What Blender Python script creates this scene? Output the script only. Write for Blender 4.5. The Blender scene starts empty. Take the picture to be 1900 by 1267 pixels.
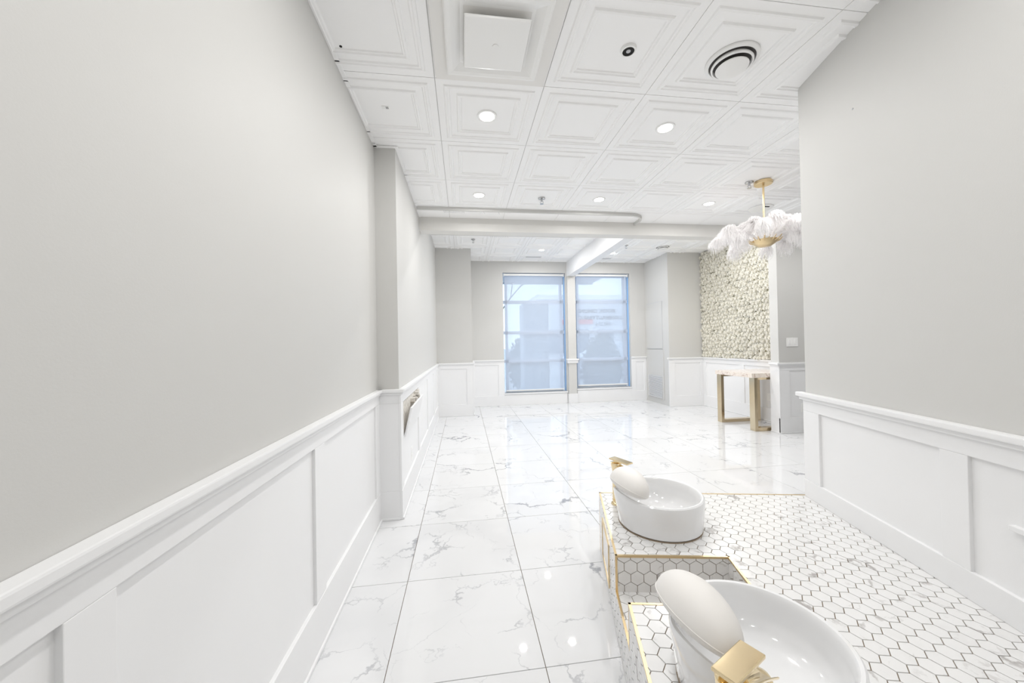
import bpy, bmesh, math, random
from mathutils import Vector, Matrix
random.seed(7)
S = bpy.context.scene
C = S.collection
PI = math.pi
R = math.radians

# ------------------------------------------------------------------ camera
H = 1.248
def camera():
    yaw, pitch, roll = 0.1331, 0.0091, -0.0185
    f = Vector((math.sin(yaw)*math.cos(pitch), math.cos(yaw)*math.cos(pitch), math.sin(pitch)))
    r0 = Vector((math.cos(yaw), -math.sin(yaw), 0)); u0 = r0.cross(f)
    r = r0*math.cos(roll) + u0*math.sin(roll)
    u = -r0*math.sin(roll) + u0*math.cos(roll)
    cd = bpy.data.cameras.new('camera'); cd.sensor_width = 36; cd.lens = 36*668.76/1900
    cd.clip_start = .02; cd.clip_end = 300
    o = bpy.data.objects.new('camera', cd); C.objects.link(o)
    m = Matrix.Identity(4)
    for i in range(3):
        m[i][0] = r[i]; m[i][1] = u[i]; m[i][2] = -f[i]
    m[2][3] = H
    o.matrix_world = m
    S.camera = o
camera()

# ------------------------------------------------------------------ sky, exposure
W = bpy.data.worlds.new('overcast_sky'); S.world = W; W.use_nodes = True
bg = W.node_tree.nodes['Background']
bg.inputs[0].default_value = (.72, .85, 1.0, 1); bg.inputs[1].default_value = 2.1
S.view_settings.view_transform = 'Standard'; S.view_settings.look = 'None'
S.view_settings.gamma = 1; S.view_settings.use_curve_mapping = False
S.view_settings.exposure = 0.09
LAMP_W = 6.0
S.cycles.max_bounces = 14; S.cycles.diffuse_bounces = 9; S.cycles.glossy_bounces = 5; S.cycles.transparent_max_bounces = 12

# ------------------------------------------------------------------ materials
M = {}
def nodes(name):
    m = bpy.data.materials.new(name); m.use_nodes = True
    nt = m.node_tree; b = nt.nodes['Principled BSDF']
    M[name] = m
    return m, nt, b
def plain(name, col, rough=.5, metal=0, bump=0, bscale=60, coat=0, var=.0, vscale=2.0):
    m, nt, b = nodes(name)
    b.inputs['Base Color'].default_value = (*col, 1); b.inputs['Roughness'].default_value = rough
    b.inputs['Metallic'].default_value = metal; b.inputs['Coat Weight'].default_value = coat
    if bump or var:
        g = nt.nodes.new('ShaderNodeNewGeometry')
    if bump:
        n = nt.nodes.new('ShaderNodeTexNoise'); n.inputs['Scale'].default_value = bscale; n.inputs['Detail'].default_value = 3
        nt.links.new(g.outputs['Position'], n.inputs['Vector'])
        bp = nt.nodes.new('ShaderNodeBump'); bp.inputs['Strength'].default_value = bump; bp.inputs['Distance'].default_value = .004
        nt.links.new(n.outputs['Fac'], bp.inputs['Height']); nt.links.new(bp.outputs['Normal'], b.inputs['Normal'])
    if var:
        n = nt.nodes.new('ShaderNodeTexNoise'); n.inputs['Scale'].default_value = vscale; n.inputs['Detail'].default_value = 5
        nt.links.new(g.outputs['Position'], n.inputs['Vector'])
        r = nt.nodes.new('ShaderNodeValToRGB')
        r.color_ramp.elements[0].position = .3; r.color_ramp.elements[1].position = .7
        r.color_ramp.elements[0].color = (*[c*(1-var) for c in col], 1)
        r.color_ramp.elements[1].color = (*[min(1, c*(1+var*.5)) for c in col], 1)
        nt.links.new(n.outputs['Fac'], r.inputs['Fac']); nt.links.new(r.outputs['Color'], b.inputs['Base Color'])
    return m
plain('wall_paint', (.62, .616, .60), .55, bump=.05, bscale=220)
plain('white_trim', (.84, .843, .85), .38)
plain('ceiling_white', (.95, .95, .95), .45)
plain('ceiling_gap', (.60, .595, .58), .7)
plain('brass', (.76, .60, .36), .28, 1)
plain('gold', (.84, .69, .44), .09, 1)
plain('champagne', (.70, .58, .40), .16, 1)
plain('ceramic', (.82, .825, .835), .07, coat=.5)
plain('cushion', (.79, .77, .745), .5, bump=.03, bscale=400)
plain('grout', (.33, .26, .19), .85, bump=.1, bscale=200)
plain('floor_joint', (.28, .23, .18), .8)
plain('dark_void', (.012, .011, .01), .8)
plain('chrome', (.62, .62, .62), .2, 1)
plain('plastic_white', (.88, .88, .87), .3)
plain('plastic_grey', (.55, .56, .58), .4)
plain('duct_grey', (.10, .095, .09), .6)
plain('diffuser_metal', (.82, .81, .79), .5)
plain('beam_paint', (.74, .73, .705), .5)
plain('strip_blue', (.28, .54, .90), .4)
plain('frame_paint', (.62, .66, .72), .35)
plain('vinyl_silhouette', (.02, .03, .05), .6)  # dark colour paints in the backlit silhouette of white vinyl
plain('sticker_ink', (.05, .05, .05), .7)
plain('plaster_raw', (.75, .72, .67), .9, bump=.6, bscale=70, var=.3, vscale=40)
plain('leaf_green', (.42, .40, .29), .7, var=.4, vscale=9)
plain('bush_leaf', (.10, .12, .08), .8, bump=.8, bscale=12, var=.5, vscale=7)
plain('concrete', (.42, .43, .44), .8, var=.15)
plain('pavement', (.50, .51, .52), .85, var=.12, vscale=1.0)
plain('bark', (.20, .17, .15), .9)
plain('stucco', (.62, .63, .66), .8, var=.08)
plain('sign_red', (.75, .12, .10), .5)
plain('snow_white', (.8, .82, .85), .6)
plain('dark_glass', (.12, .15, .19), .1)

def lamp_mat():
    m, nt, b = nodes('lamp_glow')
    b.inputs['Base Color'].default_value = (1, 1, 1, 1)
    b.inputs['Emission Color'].default_value = (1, .98, .95, 1); b.inputs['Emission Strength'].default_value = 9
lamp_mat()

def marble(name, base, vein, rough, scale, width, coat=0, random_offset=True, patch=(.46, .64), faint=.5):
    m, nt, b = nodes(name)
    N = nt.nodes.new; L = nt.links.new
    g = N('ShaderNodeNewGeometry'); oi = N('ShaderNodeObjectInfo')
    add = N('ShaderNodeVectorMath'); add.operation = 'ADD'
    L(g.outputs['Position'], add.inputs[0])
    if random_offset:
        sc = N('ShaderNodeVectorMath'); sc.operation = 'SCALE'; sc.inputs['Scale'].default_value = 37.0
        cb = N('ShaderNodeCombineXYZ'); L(oi.outputs['Random'], cb.inputs[0])
        m2 = N('ShaderNodeMath'); m2.operation = 'MULTIPLY'; m2.inputs[1].default_value = 3.7
        L(oi.outputs['Random'], m2.inputs[0]); L(m2.outputs[0], cb.inputs[1]); L(oi.outputs['Random'], cb.inputs[2])
        L(cb.outputs[0], sc.inputs[0]); L(sc.outputs[0], add.inputs[1])
    def veins(scale, width, warp, seed):
        off = N('ShaderNodeVectorMath'); off.operation = 'ADD'; off.inputs[1].default_value = (seed, seed*.7, seed*1.3)
        L(add.outputs[0], off.inputs[0])
        n = N('ShaderNodeTexNoise'); n.inputs['Scale'].default_value = scale*1.6; n.inputs['Detail'].default_value = 7
        n.inputs['Roughness'].default_value = .58
        L(off.outputs[0], n.inputs['Vector'])
        c0 = N('ShaderNodeVectorMath'); c0.operation = 'SUBTRACT'; c0.inputs[1].default_value = (.5, .5, .5); L(n.outputs['Color'], c0.inputs[0])
        c1 = N('ShaderNodeVectorMath'); c1.operation = 'SCALE'; c1.inputs['Scale'].default_value = warp/scale; L(c0.outputs[0], c1.inputs[0])
        c2 = N('ShaderNodeVectorMath'); c2.operation = 'ADD'; L(off.outputs[0], c2.inputs[0]); L(c1.outputs[0], c2.inputs[1])
        v = N('ShaderNodeTexVoronoi'); v.feature = 'DISTANCE_TO_EDGE'; v.inputs['Scale'].default_value = scale; L(c2.outputs[0], v.inputs['Vector'])
        p = N('ShaderNodeTexNoise'); p.inputs['Scale'].default_value = scale*1.4; p.inputs['Detail'].default_value = 3
        o2 = N('ShaderNodeVectorMath'); o2.operation = 'ADD'; o2.inputs[1].default_value = (seed+9, seed+4, 2)
        L(add.outputs[0], o2.inputs[0]); L(o2.outputs[0], p.inputs['Vector'])
        pr = N('ShaderNodeMapRange'); pr.inputs['From Min'].default_value = patch[0]; pr.inputs['From Max'].default_value = patch[1]
        L(p.outputs['Fac'], pr.inputs['Value'])
        w = N('ShaderNodeMath'); w.operation = 'MULTIPLY_ADD'; w.inputs[1].default_value = width*1.4; w.inputs[2].default_value = width*.15; L(pr.outputs[0], w.inputs[0])
        q = N('ShaderNodeMath'); q.operation = 'DIVIDE'; L(v.outputs['Distance'], q.inputs[0]); L(w.outputs[0], q.inputs[1])
        r = N('ShaderNodeMapRange'); r.inputs['From Min'].default_value = .25; r.inputs['From Max'].default_value = 1
        r.inputs['To Min'].default_value = 1; r.inputs['To Max'].default_value = 0; L(q.outputs[0], r.inputs['Value'])
        mu = N('ShaderNodeMath'); mu.operation = 'MULTIPLY'; L(r.outputs[0], mu.inputs[0]); L(pr.outputs[0], mu.inputs[1])
        return mu.outputs[0]
    v1 = veins(scale, width, .9, 0)
    v2 = veins(scale*2.3, width*1.1, 1.0, 21)
    v2m = N('ShaderNodeMath'); v2m.operation = 'MULTIPLY'; v2m.inputs[1].default_value = faint; L(v2, v2m.inputs[0])
    v3 = veins(scale*.8, width*9, .8, 50)
    v3m = N('ShaderNodeMath'); v3m.operation = 'MULTIPLY'; v3m.inputs[1].default_value = .10; L(v3, v3m.inputs[0])
    mx = N('ShaderNodeMath'); mx.operation = 'MAXIMUM'; L(v1, mx.inputs[0]); L(v2m.outputs[0], mx.inputs[1])
    mx2 = N('ShaderNodeMath'); mx2.operation = 'MAXIMUM'; L(mx.outputs[0], mx2.inputs[0]); L(v3m.outputs[0], mx2.inputs[1])
    mix = N('ShaderNodeMix'); mix.data_type = 'RGBA'
    mix.inputs[6].default_value = (*base, 1); mix.inputs[7].default_value = (*vein, 1)
    L(mx2.outputs[0], mix.inputs[0])
    L(mix.outputs[2], b.inputs['Base Color'])
    b.inputs['Roughness'].default_value = rough; b.inputs['Coat Weight'].default_value = coat
    b.inputs['Coat Roughness'].default_value = .03; b.inputs['IOR'].default_value = 1.58
marble('floor_marble', (.735, .74, .75), (.30, .31, .34), .018, 1.5, .018, coat=.0, faint=.55, patch=(.45, .68))
marble('hex_marble', (.77, .768, .765), (.42, .40, .39), .2, 6.0, .045, random_offset=True, patch=(.54, .68), faint=.3)
marble('hex_marble_joined', (.77, .768, .765), (.42, .40, .39), .2, 6.0, .045, random_offset=False, patch=(.54, .68), faint=.3)
marble('table_marble', (.84, .76, .68), (.42, .26, .20), .15, 12.0, .06, random_offset=False)

def shade_mat():
    m, nt, b = nodes('shade_fabric'); N = nt.nodes.new; L = nt.links.new
    out = nt.nodes['Material Output']; nt.nodes.remove(b)
    t = N('ShaderNodeBsdfTransparent'); t.inputs[0].default_value = (1, 1, 1, 1)
    d = N('ShaderNodeBsdfDiffuse'); d.inputs[0].default_value = (.78, .83, .92, 1)
    tr = N('ShaderNodeBsdfTranslucent'); tr.inputs[0].default_value = (.78, .85, .96, 1)
    m1 = N('ShaderNodeMixShader'); m1.inputs[0].default_value = .5
    L(d.outputs[0], m1.inputs[1]); L(tr.outputs[0], m1.inputs[2])
    m2 = N('ShaderNodeMixShader'); m2.inputs[0].default_value = .25
    L(m1.outputs[0], m2.inputs[1]); L(t.outputs[0], m2.inputs[2]); L(m2.outputs[0], out.inputs[0])
shade_mat()
def glass_mat():
    m, nt, b = nodes('window_glass'); N = nt.nodes.new; L = nt.links.new
    out = nt.nodes['Material Output']; nt.nodes.remove(b)
    t = N('ShaderNodeBsdfTransparent'); t.inputs[0].default_value = (.93, .96, .98, 1)
    g = N('ShaderNodeBsdfGlossy'); g.inputs['Roughness'].default_value = .02
    m1 = N('ShaderNodeMixShader'); m1.inputs[0].default_value = .06
    L(t.outputs[0], m1.inputs[1]); L(g.outputs[0], m1.inputs[2]); L(m1.outputs[0], out.inputs[0])
glass_mat()
def soft_mat(name, col, trans):
    m, nt, b = nodes(name); N = nt.nodes.new; L = nt.links.new
    out = nt.nodes['Material Output']; nt.nodes.remove(b)
    d = N('ShaderNodeBsdfDiffuse'); d.inputs[0].default_value = (*col, 1)
    tr = N('ShaderNodeBsdfTranslucent'); tr.inputs[0].default_value = (*col, 1)
    m1 = N('ShaderNodeMixShader'); m1.inputs[0].default_value = trans
    L(d.outputs[0], m1.inputs[1]); L(tr.outputs[0], m1.inputs[2]); L(m1.outputs[0], out.inputs[0])
soft_mat('feather_white', (.95, .94, .94), .45)
soft_mat('rose_cream', (.93, .915, .86), .3)

# ------------------------------------------------------------------ mesh helpers
class MB:
    def __init__(s): s.v = []; s.f = []
    def add(s, vs, fs):
        k = len(s.v); s.v += [tuple(p) for p in vs]; s.f += [tuple(i+k for i in f) for f in fs]; return s
    def box(s, x0, x1, y0, y1, z0, z1):
        return s.add([(x0,y0,z0),(x1,y0,z0),(x1,y1,z0),(x0,y1,z0),(x0,y0,z1),(x1,y0,z1),(x1,y1,z1),(x0,y1,z1)],
                     [(0,3,2,1),(4,5,6,7),(0,1,5,4),(1,2,6,5),(2,3,7,6),(3,0,4,7)])
    def prism(s, poly, z0, z1):                       # poly counter-clockwise in XY
        n = len(poly)
        return s.add([(x,y,z0) for x,y in poly]+[(x,y,z1) for x,y in poly],
                     [tuple(range(n-1,-1,-1)), tuple(range(n,2*n))]+[(i,(i+1)%n,(i+1)%n+n,i+n) for i in range(n)])
    def lathe(s, prof, seg=32, c=(0,0,0), close=False):
        k = len(prof); vs = []
        for i in range(seg):
            a = 2*PI*i/seg
            for r, z in prof: vs.append((c[0]+r*math.cos(a), c[1]+r*math.sin(a), c[2]+z))
        fs = []
        for i in range(seg):
            j = (i+1) % seg
            for q in range(k-1): fs.append((i*k+q, j*k+q, j*k+q+1, i*k+q+1))
        return s.add(vs, fs)
    def tube(s, pts, r, seg=10, cap=True):
        pts = [Vector(p) for p in pts]; n = len(pts); vs = []; fs = []
        rr = r if isinstance(r, (list, tuple)) else [r]*n
        up = Vector((0,0,1))
        for i, p in enumerate(pts):
            d = (pts[min(i+1,n-1)]-pts[max(i-1,0)]).normalized()
            a = d.cross(up if abs(d.dot(up)) < .95 else Vector((1,0,0))).normalized(); b = d.cross(a).normalized()
            for j in range(seg):
                t = 2*PI*j/seg; vs.append(p+a*rr[i]*math.cos(t)+b*rr[i]*math.sin(t))
        for i in range(n-1):
            for j in range(seg):
                k = (j+1) % seg; fs.append((i*seg+j, (i+1)*seg+j, (i+1)*seg+k, i*seg+k))
        if cap: fs += [tuple(range(seg)), tuple(range((n-1)*seg+seg-1, (n-1)*seg-1, -1))]
        return s.add(vs, fs)
    def xf(s, m):
        s.v = [tuple(m @ Vector(p)) for p in s.v]; return s
    def mesh(s, name, smooth=False, bevel=0, fix=True):
        me = bpy.data.meshes.new(name); me.from_pydata(s.v, [], s.f); me.update()
        if fix or bevel:
            bm = bmesh.new(); bm.from_mesh(me)
            bmesh.ops.remove_doubles(bm, verts=bm.verts, dist=1e-6)
            if bevel:
                es = [e for e in bm.edges if len(e.link_faces) == 2 and e.calc_face_angle(0) > .6]
                bmesh.ops.bevel(bm, geom=es, offset=bevel, segments=2, affect='EDGES', profile=.6)
            bmesh.ops.recalc_face_normals(bm, faces=bm.faces)
            bm.to_mesh(me); bm.free()
        if smooth:
            me.shade_smooth()
            me.set_sharp_from_angle(angle=R(40))
        return me
    def build(s, name, mat, parent=None, smooth=False, bevel=0, fix=True):
        return link(name, s.mesh(name, smooth, bevel, fix), mat, parent)
def link(name, me, mat, parent=None):
    if mat and not me.materials: me.materials.append(M[mat])
    o = bpy.data.objects.new(name, me); C.objects.link(o)
    if parent: o.parent = parent
    return o
def tag(o, label, cat, group=None, kind=None):
    o['label'] = label; o['category'] = cat
    if group: o['group'] = group
    if kind: o['kind'] = kind
    return o
def empty(name, loc=(0,0,0), rz=0):
    o = bpy.data.objects.new(name, None); C.objects.link(o); o.empty_display_size = .05
    o.location = loc; o.rotation_euler = (0,0,rz); return o
def thing(name, label, cat, loc=(0,0,0), rz=0, group=None):
    return tag(empty(name, loc, rz), label, cat, group)
def struct(o, label, cat):
    return tag(o, label, cat, kind='structure')
def copy_tree(o, parent=None):
    c = o.copy(); C.objects.link(c); c.parent = parent
    for ch in list(o.children): copy_tree(ch, c)
    return c

# rotated frame of the right wall and platform
A0 = R(16.16)
def uv(u, v, z=None):
    x = u*math.cos(A0)+v*math.sin(A0); y = -u*math.sin(A0)+v*math.cos(A0)
    return (x, y) if z is None else (x, y, z)
XL, XL2, YC, YW, ZC, ZF = -.625, -.475, 2.72, 7.40, 2.71, 2.98
PT = .343                     # platform top

# ------------------------------------------------------------------ walls
struct(MB().box(-.80, XL, -2.6, YC, 0, 2.74).build('wall_left', 'wall_paint'), 'warm grey painted near wall along the left edge', 'wall')
struct(MB().box(-.80, XL2, YC, 7.6, 0, 3.02).build('wall_left_rear', 'wall_paint'), 'pale wall running back on the left behind the corner step', 'wall')
struct(MB().box(XL2, .15, 6.48, 7.6, 0, 3.02).build('wall_corner', 'wall_paint'), 'beige boxed column in the far left corner', 'wall')
w1 = (.82, 2.15, .25, 2.745); w2 = (2.37, 3.585, .295, 2.745)
b = MB(); y0, y1 = YW, YW+.2
b.box(.15, w1[0], y0, y1, 0, 3.02).box(w2[1], 3.93, y0, y1, 0, 3.02).box(w1[1], w2[0], y0, y1, 0, 3.02)
b.box(w1[0], w1[1], y0, y1, 0, w1[2]).box(w1[0], w1[1], y0, y1, w1[3], 3.02)
b.box(w2[0], w2[1], y0, y1, 0, w2[2]).box(w2[0], w2[1], y0, y1, w2[3], 3.02)
struct(b.build('wall_far', 'wall_paint', fix=False), 'far wall holding the two tall shaded windows', 'wall')
struct(MB().box(3.93, 4.80, 6.50, 7.6, 0, 3.02).build('wall_right_rear', 'wall_paint'), 'boxed duct column right of the windows', 'wall')
struct(MB().box(4.64, 4.80, 4.30, 6.50, 0, 3.02).build('wall_niche', 'wall_paint'), 'side wall behind the cream flower panel', 'wall')
struct(MB().box(4.165, 7.0, 4.30, 4.43, 0, 3.02).build('wall_partition', 'wall_paint'), 'partition end wall right of the flower panel', 'wall')
P0 = uv(1.37, 2.325); P1 = uv(1.37, -2.36)
Pe = (7.0, P0[1]-(7.0-P0[0])*math.tan(A0))
struct(MB().prism([P0, P1, (7.0, -2.65), Pe], 0, 2.74).build('wall_right', 'wall_paint'), 'angled warm grey wall beside the tiled platform', 'wall')
struct(MB().box(7.0, 7.15, -2.6, 4.43, 0, 3.02).build('wall_hall', 'wall_paint'), 'wall closing the hall on the far right', 'wall')
struct(MB().box(-.80, 1.0, -2.75, -2.6, 0, 2.74).build('wall_back', 'wall_paint'), 'wall behind the camera', 'wall')
struct(MB().box(XL2, 7.0, 4.15, 4.30, 2.56, 3.02).build('trim_1', 'beam_paint'), 'deep beige ceiling beam crossing the room', 'beam')
struct(MB().box(2.18, 2.33, 4.30, YW, 2.665, 3.02).build('trim_2', 'white_trim'), 'white boxed beam running back to the window mullion', 'beam')

# ------------------------------------------------------------------ floor
floor = struct(MB().box(-.80, 7.15, -2.75, 7.6, -.12, -.006).build('floor', 'floor_joint'), 'glossy white marble tile floor with grey veins', 'floor')
tile = MB().box(-.3035, .3035, -.3035, .3035, -.012, 0).mesh('floor_tile', bevel=.0012)
tile.materials.append(M['floor_marble'])
for i in range(-1, 13):
    for j in range(-8, 9):
        cx = -.317+.61*(i+.5); cy = 1.987+.61*(j+.5)
        x0, x1 = max(cx-.3035, -.79), min(cx+.3035, 7.1); y0, y1 = max(cy-.3035, -2.7), min(cy+.3035, 7.58)
        if x1-x0 < .05 or y1-y0 < .05: continue
        if cx > 2.2 and cy < 1.0: continue
        o = link('floor_tile', tile, None, floor); o.location = (cx, cy, 0)

# ------------------------------------------------------------------ ceiling
def ceil_mesh():
    prof = [(.3030,.006),(.3030,0),(.262,0),(.257,-.007),(.246,-.009),(.240,-.004),(.232,-.004),(.226,.003),
            (.190,.003),(.185,-.006),(.176,-.008),(.170,-.002),(.163,-.002),(.158,.004)]
    b = MB(); vs = []; fs = []
    for r, z in prof: vs += [(-r,-r,z),(r,-r,z),(r,r,z),(-r,r,z)]
    for k in range(len(prof)-1):
        for j in range(4):
            fs.append((4*k+j, 4*k+4+j, 4*k+4+(j+1)%4, 4*k+(j+1)%4))
    n = 4*(len(prof)-1); fs.append((n, n+3, n+2, n+1))
    b.add(vs, fs)
    me = b.mesh('ceiling_tile', fix=False); me.materials.append(M['ceiling_white']); return me
ctile = ceil_mesh()
ceiling = struct(MB().box(-.80, 7.15, -2.75, 4.15, ZC+.006, ZC+.10).build('ceiling', 'ceiling_gap'), 'white moulded panel ceiling over the near room', 'ceiling')
for i in range(-1, 12):
    for j in range(-8, 4):
        cx = -.133+.61*(i+.5); cy = 1.9865+.61*(j+.5)
        if cx > 2.5 and cy < .6: continue
        if cy+.3 > 4.2: continue
        link('ceiling_tile', ctile, None, ceiling).location = (cx, cy, ZC)
# cut row in front of the beam
yr = 1.9865+.61*3
hm2 = MB().box(-.303, .303, -(4.15-yr)/2+.003, (4.15-yr)/2, 0, .006).mesh('ceiling_tile_cut'); hm2.materials.append(M['ceiling_white'])
for i in range(-1, 12):
    link('ceiling_tile', hm2, None, ceiling).location = (-.133+.61*(i+.5), (4.15+yr)/2, ZC)
ceil2 = struct(MB().box(-.80, 7.15, 4.15, 7.6, ZF+.006, ZF+.10).build('ceiling_rear', 'ceiling_gap'), 'higher white panel ceiling beyond the beam', 'ceiling')
for i in range(-1, 9):
    for j in range(4, 9):
        cx = -.133+.61*(i+.5); cy = 1.9865+.61*(j+.5)
        link('ceiling_tile', ctile, None, ceil2).location = (cx, cy, ZF)

# ------------------------------------------------------------------ wainscot (panelled dado) on every wall face
TRIM = [2]
def wainscot(label, p, d, n, length, stiles, z0=0.0, base_h=.205, cap_ext=(0, 0), cap=True):
    """p start on the wall face, d unit direction along it, n unit normal into the room; stiles = list of (from, to)"""
    TRIM[0] += 1
    t = struct(empty('trim_%d' % TRIM[0], (p[0], p[1], z0)), label, 'wainscot')
    m = Matrix(((d[0], n[0], 0, 0), (d[1], n[1], 0, 0), (0, 0, 1, -z0), (0, 0, 0, 1)))
    def bar(name, a, b_, q0, q1, za, zb, bev=.002):
        return MB().box(a, b_, q0, q1, za, zb).xf(m).build(name, 'white_trim', t, bevel=bev)
    if cap:
        bar('cap_rail', -cap_ext[0], length+cap_ext[1], 0, .040, .918, .942, .005)
        bar('cove', -cap_ext[0]*.6, length+cap_ext[1]*.6, 0, .027, .900, .918, .004)
    bar('top_rail', 0, length, 0, .016, .838, .900)
    bar('baseboard', 0, length, 0, .018, z0+.0005, z0+base_h)
    if z0 == 0: bar('shoe_moulding', 0, length, .018, .028, .0005, .016, .003)
    ends = [0]+[q for st in stiles for q in st]+[length]
    for a, b_ in zip(ends[0::2], ends[1::2]):
        if b_-a > .02: bar('panel', a, b_, 0, .004, z0+base_h, .838, 0)
    for a, b_ in stiles: bar('stile', a, b_, 0, .016, z0+base_h, .838)
    return t
wainscot('long white panelled dado along the near left wall', (XL, -2.6), (0, 1), (1, 0), 5.32,
         [(0, .1), (1.27, 1.37), (2.28, 2.38), (3.236, 3.322), (4.17, 4.272), (5.19, 5.32)])
wainscot('white dado wrapping the corner step of the left wall', (XL, YC), (1, 0), (0, -1), .15, [(0, .15)], cap_ext=(0, .04))
wainscot('white panelled dado with the broken panel, rear left wall', (XL2, YC-.018), (0, 1), (1, 0), 3.78,
         [(0, .10), (1.02, 1.12), (1.95, 2.05), (2.88, 2.98), (3.68, 3.78)])
wainscot('white dado on the front of the far left corner column', (XL2, 6.48), (1, 0), (0, -1), .625, [(0, .06), (.52, .625)], cap_ext=(0, .04))
wainscot('white dado on the side of the far left corner column', (.15, 6.462), (0, 1), (1, 0), .938, [(0, .09), (.85, .938)])
wainscot('white dado left of the windows', (.15, YW), (1, 0), (0, -1), .67, [(0, .06), (.55, .67)])
wainscot('white dado right of the windows', (w2[1], YW), (1, 0), (0, -1), .345, [(0, .10), (.29, .345)])
wainscot('low white board under the left window', (w1[0], YW), (1, 0), (0, -1), w1[1]-w1[0], [], cap=False) if False else None
wainscot('white dado on the front of the duct column', (3.912, 6.50), (1, 0), (0, -1), .728, [(0, .12), (.65, .728)], cap_ext=(.03, 0))
wainscot('white dado under the flower panel', (4.64, 6.50), (0, -1), (-1, 0), 2.07, [(0, .10), (.95, 1.05), (1.97, 2.07)])
wainscot('white dado on the partition end left of the light switch', (4.165, 4.43), (0, -1), (-1, 0), .148, [(0, .148)])
wainscot('white dado on the partition beside the wall outlet', (4.147, 4.30), (1, 0), (0, -1), 2.85, [(0, .16), (.75, .85), (1.6, 1.7), (2.75, 2.85)], cap_ext=(.04, 0))
ey_ = (math.sin(A0), math.cos(A0)); ex_ = (math.cos(A0), -math.sin(A0))
wainscot('white panelled dado above the hexagon tile platform', uv(1.37, .25), ey_, (-ex_[0], -ex_[1]), 2.075,
         [(0, .1), (1.208, 1.303), (1.947, 2.075)], z0=PT, base_h=.10, cap_ext=(0, .03))
# boards below the window sills and post wrap
for (x0, x1, z0, z1), lab in ((w1, 'left'), (w2, 'right')):
    TRIM[0] += 1
    t = struct(empty('trim_%d' % TRIM[0], (x0, YW, 0)), 'low white board under the %s window' % lab, 'baseboard')
    MB().box(0, x1-x0, -.018, 0, .0005, z0-.035).build('baseboard', 'white_trim', t, bevel=.002)
    MB().box(-.01, x1-x0+.01, -.030, .05, z0-.03, z0).build('sill', 'white_trim', t, bevel=.004)
TRIM[0] += 1
t = struct(empty('trim_%d' % TRIM[0], (2.26, YW, 0)), 'white post between the two windows with wrapped cap', 'post')
MB().box(-.085, .085, -.06, 0, .2, 2.665).build('post', 'wall_paint', t, bevel=.002)
MB().box(-.112, .112, -.085, 0, .84, .90).build('rail_wrap', 'white_trim', t, bevel=.003)
MB().box(-.13, .13, -.105, 0, .90, .93).build('cap_rail', 'white_trim', t, bevel=.005)
MB().box(-.10, .10, -.078, 0, .0005, .2).build('baseboard', 'white_trim', t, bevel=.002)
# ceiling edge angles
TRIM[0] += 1
t = struct(empty('trim_%d' % TRIM[0], (XL, 0, ZC)), 'thin white ceiling edge angle', 'trim')
MB().box(0, .022, -2.6, YC, -.004, 0).build('edge_angle', 'ceiling_white', t)
MB().box(0, .172, YC-.022, YC, -.004, 0).build('edge_angle', 'ceiling_white', t)
MB().box(.15, .172, YC, 4.15, -.004, 0).build('edge_angle', 'ceiling_white', t)

# ------------------------------------------------------------------ windows
def window(k, w, label):
    x0, x1, z0, z1 = w
    t = struct(empty('window_%d' % k, (x0, YW+.12, z0)), label, 'window')
    W_, H_ = x1-x0, z1-z0
    fr = MB()
    fr.box(.05, .10, 0, .06, 0, H_).box(W_-.10, W_-.05, 0, .06, 0, H_).box(.10, W_-.10, 0, .06, 0, .05).box(.10, W_-.10, 0, .06, H_-.07, H_)
    fr.box(0, .008, 0, .06, 0, H_).box(W_-.008, W_, 0, .06, 0, H_)
    fr.build('frame', 'frame_paint', t, fix=False)
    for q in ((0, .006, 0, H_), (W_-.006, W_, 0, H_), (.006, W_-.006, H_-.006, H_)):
        MB().box(q[0], q[1], -.045, 0, q[2], q[3]).build('jamb_strip', 'strip_blue', t)  # thin blue strips along the jambs and head of the opening
    zs = [z-z0 for z in (.90, 1.50, 2.145)]
    for z in zs: MB().box(.008, W_-.008, .0, .06, z-.032, z+.032).build('glazing_bar', 'frame_paint', t)
    lv = [.06]+zs+[H_-.07]
    for a, b_ in zip(lv[:-1], lv[1:]):
        MB().box(.005, W_-.005, .028, .034, a, b_).build('pane', 'window_glass', t)
    return t
window(1, w1, 'left tall four-pane window behind its shade')
win2 = window(2, w2, 'right tall four-pane window with lettering on the glass')
def lettering(txt, xr, width, zb, cap):
    cu = bpy.data.curves.new('lettering', 'FONT'); cu.body = txt; cu.size = 1; cu.extrude = .001; cu.offset = .03; cu.resolution_u = 3
    o = bpy.data.objects.new('lettering_source', cu); C.objects.link(o)
    dg = bpy.context.evaluated_depsgraph_get(); dg.update()
    me = bpy.data.meshes.new_from_object(o.evaluated_get(dg))
    bpy.data.objects.remove(o)
    xs = [v.co.x for v in me.vertices]; ys = [v.co.y for v in me.vertices]
    sx = width/(max(xs)-min(xs)); sy = cap/max(ys); mx = min(xs)
    for v in me.vertices:
        v.co = Vector((xr-(v.co.x-mx)*sx, YW+.157+v.co.z, zb+v.co.y*sy)) - Vector((w2[0], YW+.12, w2[2]))
    ob = link('lettering', me, 'vinyl_silhouette', win2); ob['label'] = 'reversed vinyl lettering on the glass'
lettering('BOOK ONLINE', 3.31, .87, 1.915, .082)
lettering('LVSHBEAUTYBAR.CA', 3.46, 1.06, 1.768, .080)
lettering('647.216', 3.21, .35, 1.632, .074)

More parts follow.
